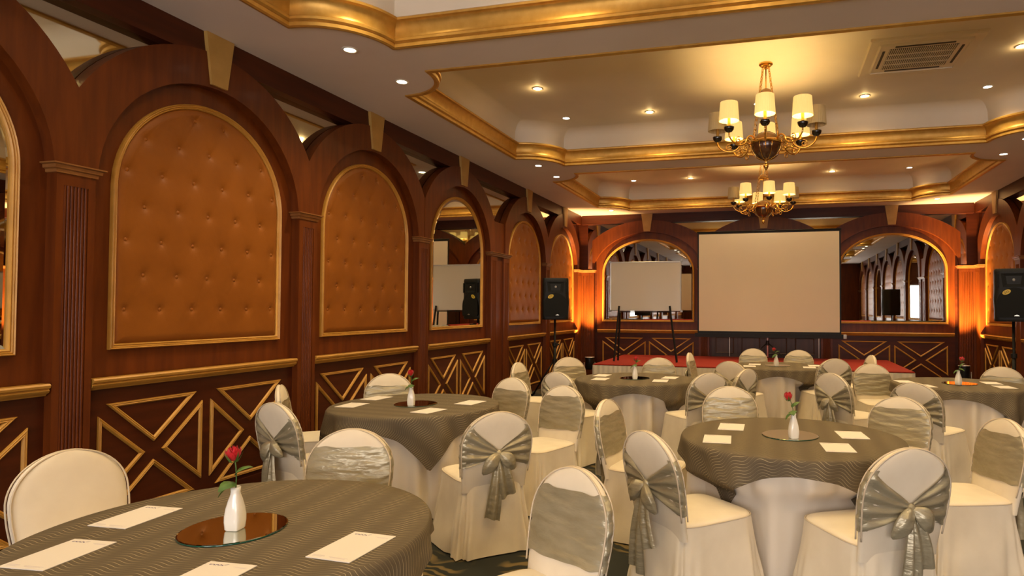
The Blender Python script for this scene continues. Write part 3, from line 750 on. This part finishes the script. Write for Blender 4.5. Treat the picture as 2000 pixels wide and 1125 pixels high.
# ================================================================== CHAIR PLACES
CH = .905
Y_TOP = -.27                                # crown of the back behind the seat centre
CHAIRS = [
 (130, 880, -6, 'plain ivory covered chair without sash at the lower left corner', CH, 0, False),
 (535, 787, 74, 'covered chair seen from behind with drooping bow, left of the near rose', .92, 0, True),
 (546, 752, 34, 'edge-on covered chair against the left wall behind a bow-backed chair', .915, 1, True),
 (690, 838, -77, 'covered chair facing the camera behind the nearest table, left of centre', .89, 0, True),
 (760, 730, -57, 'covered chair by the wall behind the rose of the second left table', .895, 1, True),
 (975, 805, 134, 'covered chair with full bow seen from behind, between left and right foreground tables', CH, 2, True),
 (1003, 738, -110, 'covered chair with dull front sash at the far right of the second left table', .872, 1, True),
 (1011, 708, 0, 'narrow edge-on covered chair in front of the left wall crossed panels', CH, 1, True),
 (1110, 698, -48, 'covered chair with ivory crown below the left loudspeaker', CH, 1, True),
 (1088, 727, 66, 'covered chair seen from behind, left of the whiteboard table', .925, 2, True),
 (1103, 754, -112, 'covered chair with broad shiny front sash in the middle aisle', CH, 2, True),
 (1287, 699, -88, 'covered chair between the stage skirt and the whiteboard table', CH, 0, True),
 (1346, 689, -4, 'narrow edge-on covered chair left of the farthest table', CH, 1, True),
 (1386, 729, 128, 'covered chair with fanned sash seen from behind, right of the whiteboard table', .93, 0, True),
 (1425, 706, 66, 'covered chair seen from behind, left front of the farthest table', CH, 1, True),
 (1460, 721, 150, 'covered chair turned sideways behind the satin fronted chair of the right foreground table', CH, 2, True),
 (1425, 755, -84, 'covered chair facing the camera at the back of the right foreground table', .895, 0, True),
 (1183, 781, -8, 'edge-on covered chair left of the right foreground table', CH, 0, True),
 (1262, 843, 47, 'large covered chair with tied sash at the front left of the right foreground table', .93, 1, True),
 (1128, 914, -122, 'large covered chair with smooth satin front at the bottom centre', CH, 2, True),
 (1778, 876, 119, 'large covered chair with big bow at the front right of the right foreground table', .935, 0, True),
 (1760, 776, -122, 'covered chair with wrinkled satin front at the back right of the right foreground table', .895, 2, True),
 (1785, 748, 54, 'covered chair seen from behind, front left of the right loudspeaker table', .915, 2, True),
 (1622, 729, 42, 'covered chair with knotted sash seen from behind, left of the right loudspeaker table', .915, 1, True),
 (1631, 701, 112, 'covered chair seen from behind, right front of the farthest table', .945, 2, True),
 (1701, 711, -78, 'covered chair with ivory crown and satin front, back left of the right loudspeaker table', .885, 1, True),
 (1703, 694, -170, 'small edge-on covered chair against the red stage at right', CH, 1, True),
 (1471, 681, -88, 'covered chair behind the farthest table, below the screen left of its rose', .895, 1, True),
 (1560, 684, -93, 'covered chair behind the farthest table, below the screen right of its rose', .895, 0, True),
 (1957, 717, -106, 'covered chair facing the camera in front of the right loudspeaker stand', .875, 1, True),
 (1966, 819, 196, 'covered chair leaning back, facing left at the right picture edge', CH, 2, True),
 (2092, 752, 176, 'covered chair mostly outside the right picture edge, only its seat showing', CH, 0, True),
]

def chair_place(px, py, face, h):
    p = on_z(px, py, h); a = math.radians(face)
    return p[0]-math.cos(a)*Y_TOP, p[1]-math.sin(a)*Y_TOP, a
FOOT = [chair_place(c[0], c[1], c[2], c[4]) for c in CHAIRS]
def clear_radius(x, y, n):
    """how far the cloth of a table at x,y may reach in n directions before it meets a chair"""
    out = np.full(n, 9.)
    for cx_, cy_, a in FOOT:
        if math.hypot(cx_-x, cy_-y) > 1.4: continue
        f, sd = np.array([math.cos(a), math.sin(a)]), np.array([-math.sin(a), math.cos(a)])
        d = np.array([x-cx_, y-cy_]); o = (d@f-.046, d@sd)
        for i in range(n):
            t = 2*PI*i/n; r = np.array([math.cos(t), math.sin(t)]); v = (r@f, r@sd)
            lo, hi = 0., 2.
            for q in (0, 1):
                if abs(v[q]) < 1e-6:
                    if abs(o[q]) > .30: lo = 9
                    continue
                hh = (.325, .290)[q]; t0, t1 = sorted(((-hh-o[q])/v[q], (hh-o[q])/v[q])); lo, hi = max(lo, t0), min(hi, t1)
            if lo < hi and lo > .05: out[i] = min(out[i], lo-.006)
    m = out.copy(); w_ = max(1, n//130)
    for k in range(-w_, w_+1): m = np.minimum(m, np.roll(out, k))
    c = np.minimum(m, .9); sm = sum(np.roll(c, k) for k in range(-w_, w_+1))/(2*w_+1)
    return np.maximum(np.minimum(sm, m), .40)

# ================================================================== TABLES
TR = .672; TZ = .762
TABLES = [  # name, mirror pixel, cloth turn, line direction turn, label phrase
    ('T1', (457, 1031), 30, 8,   'nearest table at the lower left'),
    ('T2', (812, 788), -6, 84,  'second table along the tufted left wall'),
    ('T3', (1543, 849), 2, 0,    'right foreground table'),
    ('T4', (1240, 738), 12, 8,   'table in front of the whiteboard'),
    ('T5', (1519, 713.5), 1, 0,  'farthest table before the projection screen'),
    ('T6', (1874, 748.5), -14, -10, 'table at the right by the loudspeaker')]
TC = {}
def linen_me(seed, clr):
    r = random.Random(seed); ph = [r.uniform(0, 6.28) for _ in range(4)]
    def fn(i, j):
        a = 2*PI*i; t = j
        fold = .62*math.sin(a*17+ph[0]+.9*math.sin(a*3+ph[3]))+.28*math.sin(a*29+ph[1])+.2*math.sin(a*7+ph[2])
        rr = TR-.016+.055*t-(.050+.085*t)*min(1, t*9)*(1-fold)*.5
        z = TZ-.004-(TZ-.010)*t; lim = clr[int(round(i*len(clr))) % len(clr)]
        k = min(1, max(0, (.60-z)/.09)); rr = min(rr, lim*k+9*(1-k) if k < .999 else lim) if k < .999 and lim > rr else (rr+(lim-rr)*k if lim < rr else rr)
        return (rr*math.cos(a), rr*math.sin(a), z)
    v, f = grid(264, 16, fn, cu=True); n = 16
    c = len(v); v.append((0, 0, TZ-.003)); f += [(i*n, ((i+1) % 264)*n, c) for i in range(264)]
    return mesh('tablecloth', v, f, LINEN, smooth=True)
def overlay_me(turn, lines, seed, clr, S_=.748):
    r = random.Random(seed); ph = [r.uniform(0, 6.28) for _ in range(4)]
    na, nr = 200, 30; v, uv = [], []; lt = math.radians(lines-turn)
    for i in range(na):
        a = 2*PI*i/na; al = a-math.radians(turn)
        rs = S_/max(abs(math.cos(al)), abs(math.sin(al)))
        corner = max(0, (rs/S_-1)/.414)
        for j in range(nr):
            if j < 8: s = TR*(j/7)*.992
            else: s = TR*.992+(rs-TR*.992)*((j-7)/(nr-8))
            ex = s-TR*.98
            if ex <= 0: rr, z = s, TZ+.006
            else:
                k = min(ex/.03, 1); drop = max(0, ex-.012)
                fold = (.020*math.sin(al*8+ph[0])+.016*math.sin(al*12+ph[1])+.012*math.sin(al*21+ph[3]))*min(1, drop/.16)
                # the loose corner gathers into a soft fold
                rr = TR*.98+.022*math.sin(k*PI/2)+.11*drop+fold+.05*corner*drop*math.sin(al*4+PI/2)
                z = TZ+.006-.010*k*k-drop*.985
            if z < .60:
                lim = clr[i]+.004; k = min(1, (.60-z)/.09)
                if lim < rr: rr += (lim-rr)*k
            v.append((rr*math.cos(a), rr*math.sin(a), z))
            x, y = s*math.cos(al), s*math.sin(al)
            uv.append((x*math.cos(lt)+y*math.sin(lt), -x*math.sin(lt)+y*math.cos(lt)))
    f = [(i*nr+j, ((i+1) % na)*nr+j, ((i+1) % na)*nr+j+1, i*nr+j+1) for i in range(na) for j in range(nr-1)]
    return mesh('table_overlay', v, f, OVERLAY, smooth=True, uvs=uv)
def disc_me():
    v, f = lathe([(.0005, .006), (.168, .006), (.1725, .0045)], 64); return mesh('mirror_face', v, f, DISC, fix=False)
def edge_me():
    v, f = lathe([(.1725, .0046), (.1735, .003), (.1735, .001), (.172, 0)], 64); return mesh('glass_edge', v, f, DISCE, smooth=True)
def vase_me():
    prof = [(.0005, 0), (.024, 0), (.028, .004), (.0305, .03), (.031, .05), (.028, .078), (.022, .105), (.0160, .124), (.0150, .134), (.0165, .150), (.0145, .150), (.0128, .135), (.0128, .11), (.0005, .105)]
    v = []; n = 32
    for r, z in prof:
        sq = min(1, max(0, 1.25-z/.125))
        for k in range(n):
            a = 2*PI*k/n; c, s = math.cos(a), math.sin(a)
            m = (abs(c)**7+abs(s)**7)**(-1/7); rr = r*((1-sq)+sq*m*.90)
            v.append((rr*c, rr*s, z))
    f = [(i*n+k, i*n+(k+1) % n, (i+1)*n+(k+1) % n, (i+1)*n+k) for i in range(len(prof)-1) for k in range(n)]
    return mesh('vase', v, f, PORC, smooth=True)
def bloom_me():
    b = MB()
    for ring, (n, r0, r1, h, op) in enumerate(((3, .006, .010, .036, .1), (4, .010, .016, .034, .25), (5, .013, .021, .030, .5))):
        for k in range(n):
            a0 = 2*PI*k/n+ring*.7
            def fn(i, j):
                u = i*2-1; t = j; wd = (PI/n)*1.35*math.sin(PI*(.15+.8*t)**.9)
                rr = r0*(1-t)*.6+r1*math.sin(min(1, t*1.15)*PI/2)*(1+.12*u*u*op)-.004*t*t*(1-op)
                rr += .004*op*max(0, t-.75)*4
                return (rr*math.cos(a0+u*wd), rr*math.sin(a0+u*wd), h*t-.003*u*u*t)
            b.add(*grid(7, 7, fn))
    return b.me('bloom', ROSE, smooth=True, fix=False)
def leaf_me():
    def fn(i, j):
        t = i; u = j*2-1; wd = .017*math.sin(PI*t**.8)*(1+.08*math.sin(t*40))
        return (.05*t, u*wd, .012*math.sin(t*2.6)-.006*abs(u)*math.sin(PI*t)-.018*t*t)
    v, f = grid(12, 5, fn); return mesh('leaf', v, f, LEAF, smooth=True, fix=False)
def sepal_me():
    b = MB()
    for k in range(5):
        a = 2*PI*k/5
        def fn(i, j):
            t = i; u = (j*2-1)*.006*(1-t); r = .010+.018*math.sin(t*1.6)
            return (r*math.cos(a)-u*math.sin(a), r*math.sin(a)+u*math.cos(a), -.004+.028*t)
        b.add(*grid(6, 3, fn))
    return b.me('sepals', LEAF, smooth=True, fix=False)
def rose(base, head, label, seed):
    t = thing('rose', label, 'flower', base, 0, 'single red roses'); r = random.Random(seed)
    h = np.array(head); pts = [(0, 0, -.09), (0, 0, -.01)]+[tuple(h*q+np.array([.006*math.sin(q*PI), 0, 0])) for q in (.3, .6, .85)]+[tuple(h)]
    st_ = obj('stem', mesh('stem', *tube(pts, .0022, 6), LEAF, smooth=True), t)
    hd = obj('bloom', cached('bloom', bloom_me), t, tuple(h-np.array([0, 0, .022])), rot=(r.uniform(-.2, .2), r.uniform(-.2, .2), r.uniform(0, 6)), scale=(1.15, 1.15, 1.45))
    obj('sepals', cached('sepals', sepal_me), hd)
    for k, (q, a, tilt) in enumerate(((.10, 3.6, .45), (.16, 5.0, .0), (.38, .3, -.65))):
        obj('leaf', cached('leaf', leaf_me), t, tuple(h*q), rot=(r.uniform(-.3, .3), tilt, a+r.uniform(-.3, .3)), scale=(1.4, 1.5, 1.4))
def pad_me2():
    return MB().box((-.083, -.119, 0), (.083, .119, .0022)).me('paper_pad', PAPER)
def logo_me():
    b = MB()
    for i in range(7):
        x = -.066+.0072*i; h = .0062+(.002 if i in (0, 5) else 0)
        b.box((x, .094, .0022), (x+.0022, .094+h, .0026)); b.box((x, .094+(.0045 if i % 2 else 0), .0022), (x+.0062, .0957+(.0045 if i % 2 else 0), .0026))
    b.add([(-.018, .098, .0026), (-.012, .099, .0026), (-.004, .107, .0026), (-.008, .106, .0026)], [(0, 1, 2, 3)])
    return b.me('letterhead_mark', INK)
def lines_me():
    b = MB()
    for k, (x0, x1, y) in enumerate(((.020, .070, .092), (.030, .070, .087), (-.070, -.030, -.096), (-.070, -.026, -.101), (-.070, -.034, -.106), (-.010, .060, -.100), (-.004, .052, -.105))):
        b.box((x0, y, .0022), (x1, y+.0022, .0025))
    return b.me('address_lines', INKF)
def notepad(x, y, z, rz, label):
    t = thing('notepad', label, 'notepad', (x, y, z), rz, 'notepads on the tables')
    obj('paper_pad', cached('npad', pad_me2), t); obj('letterhead_mark', cached('nlogo', logo_me), t); tag(obj('address_lines', cached('nlines', lines_me), t), kind='stuff')
PADS = {'T1': [((267.7, 1008.7), 3, 'far left'), ((117, 1081.5), 5, 'left edge'), ((688.7, 1066.5), -2, 'right'), ((394.7, 1131.5), 3, 'front')],
        'T2': [((736, 777.4), -4, 'back'), ((688, 791), 4, 'left'), ((837.8, 802), -10, 'front'), ((919, 786), -6, 'right')],
        'T3': [((1401, 857.3), 3, 'front left'), ((1428.8, 833.3), 0, 'back left'), ((1635.8, 873.8), 5, 'front right'), ((1663.5, 849.4), 6, 'back right')],
        'T4': [((1176, 733), -4, 'back left'), ((1173, 740), 0, 'front left'), ((1290, 743.5), 5, 'front right'), ((1309, 737.5), -3, 'back right')],
        'T5': [((1474, 711.5), 0, 'back left'), ((1464, 715), 4, 'front left'), ((1581, 717.5), 0, 'front right'), ((1591, 714.2), 3, 'back right')],
        'T6': [((1766, 745), 8, 'back left'), ((1806, 753.5), 12, 'front left'), ((1936, 748), 0, 'back right'), ((1962, 756), 4, 'front right')]}
VASES = {'T1': (459, 1034), 'T2': (803, 792), 'T3': (1550, 856), 'T4': (1240, 740), 'T5': (1516, 715), 'T6': (1872, 752)}
HEADS = {'T1': (-.008, -.004, .265), 'T2': (-.006, 0, .262), 'T3': (-.030, 0, .255), 'T4': (.012, 0, .225), 'T5': (-.035, 0, .230), 'T6': (.040, 0, .270)}
for n_, (nm, px, turn, lines, phr) in enumerate(TABLES):
    c = on_z(px[0], px[1], TZ+.012); TC[nm] = c; x, y = float(c[0]), float(c[1])
    bt = thing('banquet_table', 'round folding table hidden under cloths, the '+phr, 'table', (x, y, 0), 0, 'round banquet tables')
    obj('tabletop', cached('ttop', lambda: mesh('tabletop', *lathe([(.0005, TZ-.006), (TR-.03, TZ-.006), (TR-.026, TZ-.03), (.0005, TZ-.03)], 48), DOORW)), bt)
    for k in range(4):
        a = PI/4+k*PI/2; obj('leg', cached(('tleg', k), lambda: mesh('leg', *tube([(.40*math.cos(a), .40*math.sin(a), TZ-.03), (.45*math.cos(a), .45*math.sin(a), .002)], .016, 8), STEEL)), bt)
    tag(obj('tablecloth', linen_me(n_, clear_radius(x, y, 264)-.004), None, (x, y, 0)), 'ivory floor-length tablecloth on the '+phr, 'tablecloth', 'ivory tablecloths')
    tag(obj('table_overlay', overlay_me(turn, lines, n_+20, clear_radius(x, y, 200)), None, (x, y, 0)), 'square taupe wave-patterned overlay cloth on the '+phr, 'tablecloth', 'taupe overlay cloths')
    zt = TZ+.0068
    md = thing('table_mirror', 'round centrepiece mirror with green glass edge on the '+phr, 'mirror', (x, y, zt), 0, 'round table mirrors')
    obj('mirror_face', cached('disc', disc_me), md); obj('glass_edge', cached('dedge', edge_me), md)
    p = on_z(*VASES[nm], zt+.006)
    tag(obj('vase', cached('vase', vase_me), None, (float(p[0]), float(p[1]), zt+.0064), .15+.11*n_), 'white porcelain bud vase on the '+phr, 'vase', 'white bud vases')
    hx, hy, hz = HEADS[nm]; q = _R*hx
    rose((float(p[0]), float(p[1]), zt+.0064+.145), (q[0], q[1], hz-.145), 'red rose in the vase on the '+phr, n_+3)
    for (ppx, ang, wh) in PADS[nm]:
        q = on_z(ppx[0], ppx[1], zt+.002)
        notepad(float(q[0]), float(q[1]), zt+.0002, math.radians(ang), 'white notepad, %s one on the %s' % (wh, phr))

# ================================================================== CHAIRS
def half_w(z):
    if z <= .70: return .212+.020*min(1, max(0, (z-.44)/.20))
    return .232*math.sqrt(max(0., 1-((z-.70)/(CH-.70))**2))
def yc(z): return -.178-.092*((z-.42)/(CH-.42))
TH = .027
def th(z): return TH*(1-.45*max(0, (z-.80)/(CH-.80))**3)
def srow(t): # row heights, dense near the crown
    return .40+(.70-.40)*(t/.5) if t < .5 else .70+(CH-.001-.70)*math.sin((t-.5)/.5*PI/2)
def ringpt(z, a, off=0.):
    e = 2/3.2; wd = half_w(z)+off; tk = th(z)+off
    c, s = math.cos(a), math.sin(a)
    return (wd*math.copysign(abs(c)**e, c), yc(z)+tk*math.copysign(abs(s)**e, s), z)
def back_me():
    n = 40
    v, f = grid(34, n, lambda i, j: ringpt(srow(i), 2*PI*j), cv=True)
    f.append(tuple(33*n+k for k in range(n)))
    return mesh('back_cover', v, f, COVER, auto=60)
def back_piping(side):
    pts = [(-half_w(z), yc(z)+side*th(z)*.72, z) for z in [srow(i/24) for i in range(4, 25)]]
    pts += [(-p[0], p[1], p[2]) for p in pts[::-1]]
    return mesh('piping', *tube(pts, .0042, 5), PIPING, smooth=True)
def seat_outline(a, k=0.):
    e = 2/5.; c, s = math.cos(a), math.sin(a)
    x = (.222+k)*math.copysign(abs(c)**e, c); y = .046+(.250+k)*math.copysign(abs(s)**e, s)
    return x*(1+.05*(y-.02)/.24), y
def seat_me():
    rs = [0, .35, .7, .88, .95, .985, 1.0]; zs = [.484, .483, .480, .477, .473, .466, .455]
    n = 56; v, f = [], []
    for r, z in zip(rs, zs):
        for k in range(n): x, y = seat_outline(2*PI*k/n); v.append((x*max(r, .002), .046+(y-.046)*max(r, .002), z))
    f = [(i*n+k, i*n+(k+1) % n, (i+1)*n+(k+1) % n, (i+1)*n+k) for i in range(len(rs)-1) for k in range(n)]
    return mesh('seat_cover', v, f, COVER, smooth=True)
def skirt_me(seed):
    r = random.Random(seed); ph = [r.uniform(0, 6.28) for _ in range(3)]
    def fn(i, j):
        a = 2*PI*i; t = j
        k = .004+.058*t**1.2
        pl = sum(math.exp(-((a-q)/.07)**2) for q in (.83, 2.31, 3.97, 5.45))          # box pleats at the corners
        fold = .010*t*(math.sin(a*9+ph[0])+.7*math.sin(a*15+ph[1]))-.022*t*pl+.012*t*sum(math.exp(-((a-q)/.05)**2) for q in (.70, .97, 2.18, 2.45, 3.84, 4.10, 5.32, 5.58))
        fold += .005*t*math.sin(a*6+t*9+ph[2])+.004*t*math.sin(a*23+ph[0]+t*4); x, y = seat_outline(a, k+fold); return (x, y, .464-.456*t)
    v, f = grid(168, 14, fn, cu=True); return mesh('skirt', v, f, COVER, smooth=True)
def seat_piping():
    return mesh('piping', *tube([(*seat_outline(2*PI*k/48, .002), .462) for k in range(48)], .0045, 5, closed=True), PIPING, smooth=True)
def sash_me(seed, zl, zh):
    r = random.Random(seed); ph = [r.uniform(0, 6.28) for _ in range(5)]; tl = r.uniform(-.012, .012)
    b = MB()
    def fn(i, j):
        z = zl+(zh-zl)*i; a = -.22*PI+1.44*PI*j
        x = math.cos(a); z += tl*x+.004*math.sin(a*7+ph[0])*(1 if i in (0, 1) else .4)
        wr = .0026*math.sin(i*24+2.2*math.sin(a*2.1+ph[1])+ph[2])+.0018*math.sin(i*47+3*math.sin(a*3+ph[3]))
        p = ringpt(z, a, .0065+wr); return p
    b.add(*grid(30, 60, fn, cv=False))
    for sg in (-1, 1):                       # fans gathered to the knot behind
        q = [r.uniform(0, 6.28) for _ in range(2)]
        def fan(i, j):
            s = i; v = j*2-1
            z = (zl+zh)/2*(1-s)+.645*s+v*((zh-zl)/2*(1-s)**.85+.020*s)
            z += tl*sg*(1-s)
            hwz = half_w(z); x = sg*(hwz*.985*(1-s)+.006*s)
            k = min(1, abs(x)/max(hwz, .01)); y = yc(z)-th(z)*max(0, 1-k**3.2)**(1/3.2)
            pl = math.cos(v*PI*3.5+q[0]+.8*math.sin(s*3+q[1]))
            return (x, y-.0075-.014*s*s-.0065*math.sin(PI*min(1, s*1.2+.06))*pl-.003*pl, z)
        b.add(*grid(18, 44, fan))
    return b.me('sash', SATIN, smooth=True)
def knot_me():
    v, f = lathe([(.0005, -.024), (.014, -.021), (.021, -.008), (.022, .004), (.016, .018), (.0005, .023)], 14, mod=lambda a: 1+.12*math.cos(a*5))
    return mesh('bow_knot', [(x, y*.8, z) for x, y, z in v], f, SATIN, smooth=True)
def loop_me(sg, dx, dz, seed):
    r = random.Random(seed); p = r.uniform(0, 6)
    def fn(i, j):
        t = i; a = 2*PI*j
        rr = .008+.040*math.sin(PI*min(1, t*1.02))**.7*(1-.25*(1-t))
        cx_ = sg*dx*t; cz = dz*t-.04*t*t; n = (-dz*sg, dx); l = math.hypot(*n); n = (n[0]/l, n[1]/l)
        rad = rr*(1+.10*math.cos(a*5+p)); u = rad*math.cos(a); w_ = rad*.52*math.sin(a)
        return (cx_+n[0]*u, -.012-.022*math.sin(PI*t)+w_, cz+n[1]*u)
    v, f = grid(16, 22, fn, cv=True); f.append(tuple(range(22))); f.append(tuple(15*22+k for k in range(22)))
    return mesh('bow_loop', v, f, SATIN, smooth=True)
def tail_me(sg, ln, dx, seed):
    r = random.Random(seed); p = r.uniform(0, 6)
    def fn(i, j):
        t = i; u = j*2-1; wd = .014+.048*t**.6
        return (sg*dx*t**.8+u*wd*(1-.15*t), -.014-.020*math.sin(PI*t*.9)-.012*(.4+t)*math.cos(u*PI*1.6+p), -ln*t+.02*u*sg*t)
    v, f = grid(18, 14, fn)
    me = mesh('bow_tail', v, f, SATIN, smooth=True); return me
KN = (0., yc(.645)-TH-.022, .645)
VAR = [(1, .545, .815), (2, .525, .790), (3, .555, .825)]
def chair(px, py, face, label, h=CH, var=0, sash=True, seed=0):
    x, y, a = chair_place(px, py, face, h); k = h/CH
    t = thing('banquet_chair', label, 'chair', (float(x), float(y), 0), a-PI/2, 'covered banquet chairs')
    if abs(k-1) > .002: t.scale = (1, 1, k)
    bc = obj('back_cover', cached('cback', back_me), t)
    for s in (-1, 1): obj('piping', cached(('cpip', s), lambda: back_piping(s)), bc)
    sc = obj('seat_cover', cached('cseat', seat_me), t); obj('piping', cached('cspip', seat_piping), sc)
    obj('skirt', cached(('cskirt', seed % 3), lambda: skirt_me(seed % 3)), t)
    if sash:
        v = VAR[var]; sh = obj('sash', cached(('sash', var), lambda: sash_me(*v)), t)
        bw = obj('bow_knot', cached('knot', knot_me), t, KN)
        sd = seed % 3
        A = [((.120, -.055), (.100, -.080), .44, .30), ((.085, -.095), (.125, -.035), .33, .46), ((.110, -.075), (.105, -.06), .40, .27)][sd]
        obj('bow_loop', cached(('loopL', sd), lambda: loop_me(-1, *A[0], sd)), t, KN); obj('bow_loop', cached(('loopR', sd), lambda: loop_me(1, *A[1], sd+5)), t, KN)
        obj('bow_tail', cached(('tailL', sd), lambda: tail_me(-1, A[2], .05, sd)), t, KN); obj('bow_tail', cached(('tailR', sd), lambda: tail_me(1, A[3], .055, sd+9)), t, KN)
    return t
for i, (px, py, fc, lab, h, var, ss) in enumerate(CHAIRS): chair(px, py, fc, lab, h, var, ss, i)
